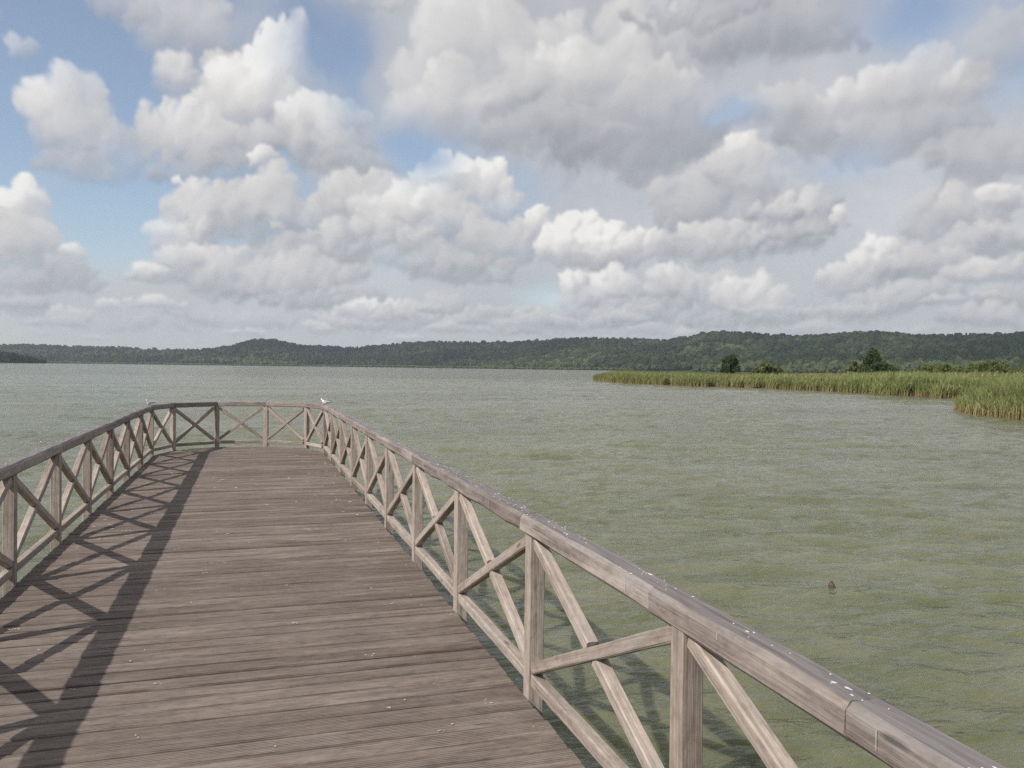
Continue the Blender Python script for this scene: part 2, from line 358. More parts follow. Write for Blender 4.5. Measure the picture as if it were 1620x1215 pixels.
def wood(name, dark, mid, light, grey_top=0., ribs=0., blotch=.5, green=0., vary=.24, silvery=.45):
    t = NT(name); tc = t.n('ShaderNodeTexCoord'); oi = t.n('ShaderNodeObjectInfo')
    r = oi.outputs['Random']
    cb = t.n('ShaderNodeCombineXYZ'); t.L.new(t.math('MULTIPLY', r, 37.), cb.inputs[0]); t.L.new(t.math('MULTIPLY', r, 91.), cb.inputs[1]); t.L.new(t.math('MULTIPLY', r, 53.), cb.inputs[2])
    ob = tc.outputs['Object']
    grain = t.noise(t.mapping(ob, (1.6, 55, 55), cb.outputs[0]), 1.0, 6, .62, .35)
    fine = t.noise(t.mapping(ob, (5, 240, 240), cb.outputs[0]), 1.0, 3, .6)
    big = t.noise(t.mapping(ob, (1.3, 5, 5), cb.outputs[0]), 1.0, 4, .6)
    f = t.math('ADD', t.math('MULTIPLY', grain, .62), t.math('ADD', t.math('MULTIPLY', big, blotch*.5), .25-blotch*.25))
    f = t.math('ADD', f, t.math('MULTIPLY', t.math('SUBTRACT', r, .5), vary))
    f = t.math('ADD', f, t.math('MULTIPLY', t.math('SUBTRACT', fine, .5), .22))
    c = t.ramp(f, [(.26, dark), (.50, mid), (.74, light)])
    # silvery weathering in long patches
    silver = t.rng(t.noise(t.mapping(ob, (2.3, 16, 16), cb.outputs[0]), 1.0, 5, .65), .50, .72)
    c = t.mix(t.math('MULTIPLY', silver, silvery), c, (.36, .345, .335))
    stain = t.rng(t.noise(t.mapping(ob, (3.1, 7, 7), cb.outputs[0]), 1.7, 5, .7), .58, .75)
    c = t.mix(t.math('MULTIPLY', stain, .35), c, tuple(v*.55 for v in dark))
    mot = t.noise(t.mapping(ob, (14, 30, 30), cb.outputs[0]), 1.0, 5, .7)
    c = t.mix(1.0, c, t.ramp(mot, [(.30, (.72, .70, .69)), (.52, (1., 1., 1.)), (.74, (1.16, 1.15, 1.14))]), 'MULTIPLY')
    vo = t.n('ShaderNodeTexVoronoi'); vo.inputs['Scale'].default_value = 1.; t.L.new(t.mapping(ob, (2.2, 11, 11), cb.outputs[0]), vo.inputs['Vector'])
    knot = t.rng(vo.outputs['Distance'], .13, .06)
    c = t.mix(t.math('MULTIPLY', knot, .6), c, tuple(v*.45 for v in dark))
    if green:
        g = t.rng(t.noise(ob, 2.2, 4, .6), .5, .7)
        c = t.mix(t.math('MULTIPLY', g, green), c, (.12, .14, .07))
    if grey_top:
        ge = t.n('ShaderNodeNewGeometry'); sp = t.n('ShaderNodeSeparateXYZ'); t.L.new(ge.outputs['True Normal'], sp.inputs[0])
        top = t.rng(sp.outputs[2], .55, .95)
        tn = t.rng(t.noise(t.mapping(ob, (3, 60, 60), cb.outputs[0]), 1.0, 5, .6), .3, .7)
        c = t.mix(t.math('MULTIPLY', top, grey_top), c, t.mix(tn, (.095, .085, .088), (.235, .218, .215)))
    # long drying cracks
    crack = t.rng(t.noise(t.mapping(ob, (.9, 75, 75), cb.outputs[0]), 1.0, 2, .5), .27, .20)
    c = t.mix(t.math('MULTIPLY', crack, .75), c, tuple(v*.35 for v in dark))
    h = t.math('ADD', t.math('MULTIPLY', grain, 1.0), t.math('ADD', t.math('MULTIPLY', fine, .5), t.math('MULTIPLY', crack, -1.2)))
    if ribs:
        sp2 = t.n('ShaderNodeSeparateXYZ'); t.L.new(ob, sp2.inputs[0])
        w = t.math('SINE', t.math('MULTIPLY', sp2.outputs[1], 2*math.pi/.0145))
        wear = t.rng(t.noise(t.mapping(ob, (1.5, 9, 9), cb.outputs[0]), 1.0, 4, .6), .38, .62)
        gro = t.math('MULTIPLY', t.rng(w, -.2, -.9), wear)
        c = t.mix(t.math('MULTIPLY', gro, ribs), c, tuple(v*.5 for v in dark))
        h = t.math('ADD', h, t.math('MULTIPLY', gro, -1.6))
    t.L.new(c, t.bsdf.inputs['Base Color']); t.bsdf.inputs['Roughness'].default_value = .82
    t.bsdf.inputs['Specular IOR Level'].default_value = .25
    t.L.new(t.bump(h, .75, .005), t.bsdf.inputs['Normal'])
    return t.m
M_DECK = wood('deck_wood', (.102, .078, .065), (.178, .141, .118), (.262, .214, .182), ribs=.75, blotch=.38, vary=.20, silvery=.18)
M_RAIL = wood('weathered_rail_wood', (.125, .096, .080), (.270, .220, .186), (.45, .385, .33), blotch=.8, vary=.20)
M_TOP = wood('handrail_wood', (.095, .077, .069), (.215, .178, .156), (.36, .31, .275), grey_top=.85, blotch=1.5, vary=.2)
M_UNDER = wood('pile_wood', (.05, .045, .035), (.09, .08, .06), (.14, .12, .09), green=.6)

# ------------------------------------------------------------------ beams
def beam_mesh(name, L, w, h, mat, ch=.006, seg=4, jit=.0015, ends=(0, 0)):
    """squared timber along local X, centred on Y/Z, worn edges; ends = shear of the two end cuts (metres of x per metre of z)"""
    c = ch
    prof = [(-w/2+c, -h/2), (w/2-c, -h/2), (w/2, -h/2+c), (w/2, h/2-c), (w/2-c, h/2), (-w/2+c, h/2), (-w/2, h/2-c), (-w/2, -h/2+c)]
    V = []; F = []
    for i in range(seg+1):
        u = i/seg; sh = ends[0]*(1-u)+ends[1]*u
        oy, oz = (rnd.uniform(-jit, jit), rnd.uniform(-jit, jit))
        for (y, z) in prof:
            V.append((L*u+sh*z, y+oy+rnd.uniform(-jit, jit)*.6, z+oz+rnd.uniform(-jit, jit)*.6))
    for i in range(seg):
        for k in range(8):
            a, b = i*8+k, i*8+(k+1) % 8
            F.append((a, a+8, b+8, b))
    F.append(tuple(range(8))); F.append(tuple(seg*8+k for k in reversed(range(8))))
    me = bpy.data.meshes.new(name); me.from_pydata(V, [], [tuple(reversed(f)) for f in F]); me.materials.append(mat); me.update()
    return me
def frame(p0, p1, side):
    """matrix: local X p0->p1, local Y along 'side' (made perpendicular)"""
    p0 = Vector(p0); x = (Vector(p1)-p0).normalized(); y = Vector(side); y = (y-x*y.dot(x)).normalized(); z = x.cross(y)
    m_ = Matrix((x, y, z)).transposed().to_4x4(); m_.translation = p0
    return m_
def beam(name, p0, p1, w, h, side, mat, parent, **kw):
    L = (Vector(p1)-Vector(p0)).length
    o = bpy.data.objects.new(name, beam_mesh(name, L, w, h, mat, **kw)); link(o, parent)
    o.matrix_local = Matrix.Translation(-parent.location) @ frame(p0, p1, side)
    return o

def vnoise2(x, y, seed=0):
    r = np.random.RandomState(seed).rand(256, 256); i = np.floor(x).astype(int); j = np.floor(y).astype(int); fx = x-i; fy = y-j
    fx = fx*fx*(3-2*fx); fy = fy*fy*(3-2*fy); g = lambda a, b: r[a % 256, b % 256]
    return (g(i,j)*(1-fx)+g(i+1,j)*fx)*(1-fy)+(g(i,j+1)*(1-fx)+g(i+1,j+1)*fx)*fy
# ------------------------------------------------------------------ water
def water_material():
    t = NT('lake_water'); ge = t.n('ShaderNodeNewGeometry'); P = ge.outputs['Position']
    rot = (0, 0, YAW+math.radians(8))
    big = t.noise(t.mapping(P, (.045, .16, 1), rot=rot), 1.0, 3, .5)            # wind lanes
    near = t.noise(t.mapping(P, (.55, 1.7, 1), (3, 5, 0), rot=rot), 1.0, 3, .5)  # short strokes: shaded sides of the waves painted into the water colour
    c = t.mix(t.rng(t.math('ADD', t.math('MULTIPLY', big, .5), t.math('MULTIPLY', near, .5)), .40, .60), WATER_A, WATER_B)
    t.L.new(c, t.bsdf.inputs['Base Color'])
    t.bsdf.inputs['Roughness'].default_value = .10; t.bsdf.inputs['IOR'].default_value = 1.333
    t.bsdf.inputs['Subsurface Weight'].default_value = 0.6; t.bsdf.inputs['Subsurface Radius'].default_value = (.8, 1.0, .5); t.bsdf.inputs['Subsurface Scale'].default_value = 1.0
    swell = t.noise(t.mapping(P, (.50, 1.25, 1), rot=rot), 1.0, 2, .5, .2)
    chop = t.noise(t.mapping(P, (1.7, 4.4, 1), (7, 3, 0), rot=(0, 0, YAW-math.radians(6))), 1.0, 3, .55, .4)
    rip = t.noise(t.mapping(P, (5.0, 17, 1), rot=(0, 0, YAW+math.radians(14))), 1.0, 3, .6, .6)
    gust = t.rng(t.noise(t.mapping(P, (.02, .07, 1), (1, 2, 0), rot=rot), 1.0, 7, .72), .38, .62, .40, 1.45)
    ln = t.n('ShaderNodeVectorMath', operation='LENGTH'); t.L.new(P, ln.inputs[0]); far = t.rng(ln.outputs['Value'], 90, 220, .10, .60)
    h = t.math('ADD', t.math('MULTIPLY', swell, far), t.math('ADD', t.math('MULTIPLY', t.math('POWER', chop, 1.6), .42), t.math('MULTIPLY', rip, .06)))
    h = t.math('MULTIPLY', h, gust)
    t.L.new(t.bump(h, 1.0, WAVE), t.bsdf.inputs['Normal'])
    return t.m
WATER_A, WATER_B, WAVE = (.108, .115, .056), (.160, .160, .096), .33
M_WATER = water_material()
def build_water():
    # one sheet: rings round the pier head, close together near by; real waves out to 170 m, then bump only
    rings = np.concatenate([[.02], np.geomspace(1.2, 230, 860), np.geomspace(240, 6500, 40)])
    ax = np.concatenate([np.linspace(-44, 44, 640), np.linspace(44, 316, 70)[1:-1]])
    A = np.radians(ax)+YAW; n = len(A); R, T = np.meshgrid(rings, A, indexing='ij')
    X = np.sin(T)*R; Y = np.cos(T)*R; Z = np.zeros_like(X)
    rs = np.random.RandomState(17); wind = YAW+math.radians(10)
    for k in range(46):
        lam = .22*(8.0**rs.rand()); th = wind+rs.normal(0, .46); kx, ky = math.sin(th)*2*math.pi/lam, math.cos(th)*2*math.pi/lam
        ph = kx*X+ky*Y+rs.rand()*6.283; am = lam*.0052*(.6+.8*rs.rand())
        Z += am*(np.exp(.7*np.sin(ph))-1.1)
    wx = X*math.cos(YAW)-Y*math.sin(YAW); wy = X*math.sin(YAW)+Y*math.cos(YAW)
    lull = .35+.75*vnoise2(wx/9+3, wy/4, 41)+.75*vnoise2(wx/3.1+3, wy/1.3, 43)
    fade = np.clip((225-R)/110, 0, 1); Z *= fade*lull
    V = np.stack([X, Y, Z], -1).reshape(-1, 3)
    m_ = len(rings); i, j = np.meshgrid(np.arange(m_-1), np.arange(n), indexing='ij'); a = (i*n+j).ravel(); b = (i*n+(j+1) % n).ravel()
    F = np.stack([a, a+n, b+n, b], 1)
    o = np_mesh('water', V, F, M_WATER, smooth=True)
    return tag(o, kind='structure')
build_water()

# directions of the view, for laying out land by bearing (degrees right of the view axis) and distance
def land(azd, dist): 
    a = YAW+np.radians(azd); return np.sin(a)*dist, np.cos(a)*dist
def px_az(x): return np.degrees(np.arctan((np.asarray(x, float)-810)/1300.0))
def horizon_y(x): return 607.5-1300*math.tan(PITCH)+(np.asarray(x, float)-810)*math.tan(ROLL)
def px_height(x, y, dist):              # height above the water of something seen at row y, 'dist' metres away
    ca = np.cos(np.radians(px_az(x))); return CAMZ+(horizon_y(x)-np.asarray(y, float))/1300*ca*dist

# ------------------------------------------------------------------ far land, hills and woods
prof_x = np.array([-200,0,40,100,190,240,300,340,370,385,400,430,455,470,500,560,600,640,700,760,820,860,900,960,1040,1090,1110,1140,1200,1260,1330,1400,1450,1520,1560,1620,1750,1900])
prof_y = np.array([548,545,543,545,548,550,551,549,545,539,536,535,539,544,546,547,546,542,541,542,541,538,535,536,538,534,529,526,529,530,528,528,531,531,529,530,530,534])
AZB = px_az([-200,100,330,560,800,940,1100,1400,1700,1900])
shore_d = lambda a: np.interp(a, AZB, [2450,2500,2150,2050,1750,1500,1250,1050,950,900])
ridge_d = lambda a: np.interp(a, AZB, [3500,3500,2700,2650,2450,2300,2150,1950,1850,1800])
def ground_h(a, d):
    a = np.asarray(a, float); d = np.asarray(d, float)
    x = 810+1300*np.tan(np.radians(a)); y = np.interp(x, prof_x, prof_y)
    top = px_height(x, y+5, ridge_d(a))-10
    s0 = shore_d(a); u = np.clip((d-s0)/(ridge_d(a)-s0), 0, 1.25)
    base = .3+.0*d
    rise = np.where(u < 1, np.power(np.clip((u-.07)/.93, 0, 1), 1.35)*(1.0), 1-(u-1)*.8)
    X, Y = land(a, d)
    n = (vnoise2(X/160, Y/160, 1)-.5)*24+(vnoise2(X/60, Y/60, 2)-.5)*8
    spur = (vnoise2(X/420+9, Y/420, 3)-.35)*.35
    h = base+top*np.clip(rise*(1+spur*(1-rise)*2), 0, 1.1)+n*np.clip(rise*(1.12-rise)*3.0, 0, 1)
    return np.maximum(h, base)
def build_land():
    az = np.linspace(-46, 52, 260)
    V = []; 
    rows = 46
    D = np.linspace(0, 1, rows)
    A, U = np.meshgrid(az, D)
    # bearing past the reed tip: land starts just behind the reeds and runs to the hills
    near = shore_d(A)
    far = ridge_d(A)*1.25
    Dd = near+(far-near)*(U**1.0)
    H = ground_h(A, Dd); H = np.where(U == 0, -.3, H)
    X, Y = land(A, Dd)
    Vv = np.stack([X, Y, H], -1).reshape(-1, 3); n = len(az)
    i, j = np.meshgrid(np.arange(rows-1), np.arange(n-1), indexing='ij'); a = (i*n+j).ravel()
    F = np.stack([a, a+1, a+n+1, a+n], 1)
    t = NT('far_ground'); ge = t.n('ShaderNodeNewGeometry')
    c = t.ramp(t.noise(t.mapping(ge.outputs['Position'], (.012, .012, .012)), 1.0, 5, .6), [(.35, (.030, .045, .018)), (.55, (.055, .080, .028)), (.7, (.09, .11, .045))])
    t.L.new(c, t.bsdf.inputs['Base Color']); t.bsdf.inputs['Roughness'].default_value = 1; t.bsdf.inputs['Specular IOR Level'].default_value = 0
    o = np_mesh('hills', Vv, F, t.m, smooth=True); tag(o, kind='structure')
    az = np.linspace(px_az(958), 52, 60); A, U = np.meshgrid(az, np.linspace(0, 1, 12))
    d0 = np.interp(A, px_az([945,1000,1250,1520,1700,2400]), [196,175,140,105,90,70]); Dd = d0+(shore_d(A)+60-d0)*U*np.clip((A-px_az(950))/1.5, .04, 1); X, Y = land(A, Dd)
    Vv = np.stack([X, Y, np.where((U == 0) | (U == 1), -.2, .22)], -1).reshape(-1, 3); n = 60; i, j = np.meshgrid(np.arange(11), np.arange(n-1), indexing='ij'); a = (i*n+j).ravel()
    tag(np_mesh('marsh', Vv, np.stack([a, a+1, a+n+1, a+n], 1), t.m), kind='structure')
build_land()

def foliage_mat(name, stops, trans=.25, attr='tint'):
    t = NT(name); at = t.n('ShaderNodeAttribute', attribute_name=attr)
    ge = t.n('ShaderNodeNewGeometry')
    f = t.math('ADD', at.outputs['Fac'], t.math('MULTIPLY', t.math('SUBTRACT', t.noise(ge.outputs['Position'], .9, 3, .6), .5), .25))
    c = t.ramp(f, stops)
    d = t.n('ShaderNodeBsdfDiffuse'); tr = t.n('ShaderNodeBsdfTranslucent'); mx = t.n('ShaderNodeMixShader')
    t.L.new(c, d.inputs[0]); t.L.new(t.mix(.5, c, (.12, .16, .03), 'MIX'), tr.inputs[0]); mx.inputs[0].default_value = trans
    t.L.new(d.outputs[0], mx.inputs[1]); t.L.new(tr.outputs[0], mx.inputs[2]); t.L.new(mx.outputs[0], t.out.inputs['Surface'])
    return t.m
M_WOODS = foliage_mat('woods_foliage', [(0, (.008, .014, .009)), (.32, (.016, .026, .014)), (.66, (.031, .044, .021)), (1, (.070, .090, .038))], .0)

def ico(sub):
    bm = bmesh.new(); bmesh.ops.create_icosphere(bm, subdivisions=sub, radius=1)
    V = np.array([v.co[:] for v in bm.verts]); F = np.array([[v.index for v in f.verts] for f in bm.faces]); bm.free(); return V, F
def crowns(P, R, Hh, tint, name, mat, sub=2, seed=5, cone=None):
    """P base points (n,3), R crown radius, Hh tree height: lumpy crowns reaching almost to the ground"""
    rs = np.random.RandomState(seed); V0, F0 = ico(sub); nv = len(V0); n = len(P)
    lum = 1+(rs.rand(12, nv)-.5)*.75
    which = rs.randint(0, 12, n)
    S = V0[None]*lum[which][..., None]
    ang = rs.rand(n)*6.283; c, s = np.cos(ang)[:,None], np.sin(ang)[:,None]
    X = (S[...,0]*c-S[...,1]*s)*R[:,None]; Y = (S[...,0]*s+S[...,1]*c)*R[:,None]; Z = S[...,2]
    if cone is not None:
        k = np.where(cone, 1, 0)[:,None]; tp = 1-k*.75*(Z*.5+.5); X = X*tp; Y = Y*tp
    Z = Hh[:,None]*(.56+.46*Z)
    V = np.stack([X+P[:,0:1], Y+P[:,1:2], Z+P[:,2:3]], -1).reshape(-1, 3)
    F = (F0[None]+(np.arange(n)*nv)[:,None,None]).reshape(-1, 3)
    t = np.repeat(tint[:,None], nv, 1)+(rs.rand(n, nv)-.5)*.22
    return np_mesh(name, V, F, mat, {'tint': t.ravel()}, smooth=False)

def build_woods():
    rs = np.random.RandomState(21)
    n = 26000
    a = rs.uniform(px_az(-120), px_az(1760), n)
    u = rs.rand(n)**.9
    s0, r0 = shore_d(a), ridge_d(a); d = s0+15+(r0*1.03-s0-15)*u
    z = ground_h(a, d); X, Y = land(a, d)
    patch = vnoise2(X/130+3, Y/130, 8)*.6+vnoise2(X/45, Y/45, 9)*.4
    meadow = (u < .16) & (vnoise2(X/90, Y/90+7, 12) > .50) & (z < 6)
    keep = ~meadow
    low = np.clip(1-(d-s0)/260, 0, 1)
    hh = (9+13*rs.rand(n)**1.5)*(1-.50*low); R = hh*(.30+.14*rs.rand(n))
    cone = (patch < .38) & (rs.rand(n) < .6)
    patch = patch*.6+vnoise2(X/330+5, Y/330, 77)*.4; tint = -.42+patch*1.35+rs.rand(n)*.46-.05+low*.42; tint[cone] -= .14
    k = keep
    o = crowns(np.stack([X, Y, z-.5], 1)[k], R[k]*1.15, hh[k], np.clip(tint[k], 0, 1), 'far_woods', M_WOODS, 2, 5, cone[k])
    tag(o, 'dark green wooded hills across the lake', 'woods', kind='stuff')
    # wooded spit at the far left
    n = 420; a = rs.uniform(px_az(-160), px_az(72), n); d = rs.uniform(1500, 1640, n); X, Y = land(a, d)
    edge = np.clip((px_az(74)-a)/2.2, .12, 1); hh = (7+10*rs.rand(n))*edge**.6+1.5
    o = crowns(np.stack([X, Y, np.full(n, .2)], 1), hh*.42, hh, .05+.35*rs.rand(n), 'spit_woods', M_WOODS, 2, 6)
    tag(o, 'dark clump of trees on the low spit at the far left shore', 'woods', kind='stuff')
    # its low ground
    ax = np.linspace(px_az(-300), px_az(330), 60); V = []; F = []
    for q, (off, z) in enumerate(((0, -.3), (6, .5), (260, .6), (275, -.3))):
        for b in ax:
            w = np.interp(b, px_az([-300, 60, 110, 330]), [1, 1, .25, .02]); x, y = land(b, 1470+(off*w if q > 1 else off*min(1, w*4))); V.append((x, y, z))
    m_ = len(ax)
    for q in range(3):
        for b in range(m_-1): a0 = q*m_+b; F.append((a0, a0+1, a0+m_+1, a0+m_))
    t = NT('spit_ground'); t.bsdf.inputs['Base Color'].default_value = (.11, .13, .05, 1); t.bsdf.inputs['Roughness'].default_value = 1
    tag(mesh_obj('spit_ground', V, F, t.m), kind='structure')
    # pale reed belt along the far shore
    n = 5200; a = rs.uniform(px_az(-120), px_az(1000), n); d = shore_d(a)+rs.uniform(-14, 26, n); X, Y = land(a, d)
    dens = vnoise2(X/120, Y/120, 31); hh = 2.2+2.6*rs.rand(n)+3*(dens-.4); ok = hh > 1.4
    o = crowns(np.stack([X, Y, np.zeros(n)-.3], 1)[ok], (3.2+2*rs.rand(n))[ok], hh[ok], (.72+.3*rs.rand(n))[ok], 'far_reeds', M_WOODS, 1, 9)
    tag(o, 'pale green reed belt along the far shore below the hills', 'reeds', kind='stuff')
build_woods()

# ------------------------------------------------------------------ reed bed on the right
def reed_mat():
    t = NT('reed_leaves'); at = t.n('ShaderNodeAttribute', attribute_name='tint'); ge = t.n('ShaderNodeNewGeometry')
    sp = t.n('ShaderNodeSeparateXYZ'); t.L.new(ge.outputs['Position'], sp.inputs[0])
    big = t.noise(t.mapping(ge.outputs['Position'], (.09, .09, .09)), 1.0, 4, .6)
    f = t.math('ADD', at.outputs['Fac'], t.math('MULTIPLY', t.math('SUBTRACT', big, .5), 1.1))
    c = t.ramp(f, [(.05, (.095, .125, .042)), (.38, (.185, .215, .080)), (.68, (.28, .285, .125)), (1, (.37, .33, .18))])
    dry = t.rng(t.math('ADD', sp.outputs[2], t.math('MULTIPLY', t.math('SUBTRACT', at.outputs['Fac'], .5), 1.0)), .48, .05)
    c = t.mix(dry, c, t.mix(at.outputs['Fac'], (.13, .095, .045), (.62, .47, .25)))
    d = t.n('ShaderNodeBsdfDiffuse'); tr = t.n('ShaderNodeBsdfTranslucent'); mx = t.n('ShaderNodeMixShader')
    t.L.new(c, d.inputs[0]); t.L.new(c, tr.inputs[0]); mx.inputs[0].default_value = .3
    t.L.new(d.outputs[0], mx.inputs[1]); t.L.new(tr.outputs[0], mx.inputs[2]); t.L.new(mx.outputs[0], t.out.inputs['Surface'])
    return t.m
M_REED = reed_mat()
def reeds(name, P, Hh, per, width, seed, label):
    """tufts at P: 'per' bent blades each, three segments per blade"""
    rs = np.random.RandomState(seed); n = len(P); N = n*per
    base = np.repeat(P, per, 0)+np.concatenate([rs.normal(0, .22, (N, 2)), np.zeros((N, 1))], 1)
    h = np.repeat(Hh, per)*(.55+.5*rs.rand(N)); ang = rs.rand(N)*6.283
    lean = np.stack([np.cos(ang), np.sin(ang)], 1)*(.10+.55*rs.rand(N)**1.5)[:,None]+np.array([.20, .04])
    wdir = np.stack([-np.sin(ang+rs.normal(0, .8, N)), np.cos(ang+rs.normal(0, .8, N))], 1)
    w = width*(.5+rs.rand(N)); start = np.where(rs.rand(N) < .45, 0, rs.rand(N)*.55)
    rows = []
    for k, u in enumerate((0, .42, .78, 1.0)):
        uu = start+(1-start)*u; ctr = np.empty((N, 3)); bend = uu**2
        ctr[:, :2] = base[:, :2]+lean*(h*bend)[:,None]; ctr[:, 2] = base[:, 2]+h*uu*(1-.10*bend)
        ww = w*(.55, 1.0, .75, .08)[k]*.5
        for sgn in (-1, 1):
            q = ctr.copy(); q[:, :2] += wdir*ww[:,None]*sgn; rows.append(q)
    V = np.stack(rows, 1).reshape(-1, 3)
    o8 = (np.arange(N)*8)[:,None,None]; F = (np.array([[0,1,3,2],[2,3,5,4],[4,5,7,6]])[None]+o8).reshape(-1, 4)
    tint = np.repeat(np.clip(rs.normal(.45, .2, N), 0, 1), 8)
    return tag(np_mesh(name, V, F, M_REED, {'tint': tint}), label, 'reeds', kind='stuff')
def front_line(xs, ys):
    xs = np.array(xs, float); ys = np.array(ys, float); a = px_az(xs)
    d = CAMZ*1300/((ys-horizon_y(xs))*np.cos(np.radians(a))); return a, d
fa, fd = front_line([941,970,1000,1100,1180,1250,1330,1400,1460,1520,1600,1750,2000,2400], [602.0,604.5,606.5,611,613,616,620,625,628,631,636,646,660,690])
na, nd = front_line([1522,1538,1560,1600,1640,1700,1800,2000,2400], [650,654,658,662,666,672,682,704,745])
def build_reeds():
    rs = np.random.RandomState(44)
    n = 12500; f = rs.rand(n)
    # spread along the front line in proportion to its length in view
    t = np.interp(rs.rand(n), [0, .10, .75, 1], [0, .13, .82, 1]); a = np.interp(t, np.linspace(0, 1, len(fa)), fa); d0 = np.interp(a, fa, fd)
    dep = rs.rand(n)**1.8*34; tipw = np.clip((a-fa[0])/1.2, .06, 1); d = d0+dep*tipw+(vnoise2(a*3.1, a*0+2, 4)-.5)*3*tipw
    X, Y = land(a, d); P = np.stack([X, Y, np.full(n, -.05)], 1)
    hh = (1.75+.5*vnoise2(X/7, Y/7, 5)+.5*rs.rand(n))*np.clip(.62+(a-fa[0])*.35, .62, 1)
    hh *= np.where(dep < 1.2, .72, 1)
    reeds('reed_bed', P, hh, 13, .052, 1, 'long green reed bed reaching out from the right shore')
    n = 3600; a = rs.uniform(px_az(1270), px_az(1760), n); d = rs.uniform(118, 178, n); X, Y = land(a, d); P = np.stack([X, Y, np.full(n, .1)], 1)
    hh = (2.0+.95*vnoise2(X/11, Y/11, 55)*np.clip((a-px_az(1290))/4, .15, 1)+.4*rs.rand(n))
    reeds('pale_meadow', P, hh, 9, .08, 5, 'pale green tall meadow behind the reeds at the right')
    n = 2600; a = rs.uniform(na[0], na[5]+2.5, n); d0 = np.interp(a, na, nd); dep = rs.rand(n)**1.4*15
    tipw = np.clip((a-na[0])/2.4, .05, 1); d = d0+dep*(.25+.75*tipw)
    X, Y = land(a, d); P = np.stack([X, Y, np.full(n, -.05)], 1)
    hh = (1.75+.5*rs.rand(n)+.4*vnoise2(X/3, Y/3, 15))*np.clip(.42+tipw*.7, 0, 1.04)*np.where(dep < 1.0, .6, 1)
    reeds('near_reeds', P, hh, 24, .028, 2, 'nearest clump of tall reeds with tan dry stubble at the right edge')
    # dark mud and litter the reeds stand in, just above the water
    for nm, aa, dd, dep in (('reed_mud', fa, fd, 60), ('near_reed_mud', na, nd, 16)):
        V = []; F = []; m_ = 40; A = np.linspace(aa[0], aa[-1], m_); D = np.interp(A, aa, dd)
        for q, (off, z) in enumerate(((.6, -.1), (1.4, .05), (dep, .12))):
            for b in range(m_):
                tw = min(1, (A[b]-aa[0])/1.5+.02); x, y = land(A[b], D[b]+off*(tw if q == 2 else 1)); V.append((x, y, z))
        for q in range(2):
            for b in range(m_-1): k = q*m_+b; F.append((k, k+1, k+m_+1, k+m_))
        t = NT(nm+'_earth'); ge = t.n('ShaderNodeNewGeometry')
        t.L.new(t.ramp(t.noise(ge.outputs['Position'], 2., 5, .6), [(.35, (.03, .028, .015)), (.65, (.09, .08, .04))]), t.bsdf.inputs['Base Color']); t.bsdf.inputs['Roughness'].default_value = .9
        tag(mesh_obj(nm, V, F, t.m), kind='structure')
build_reeds()

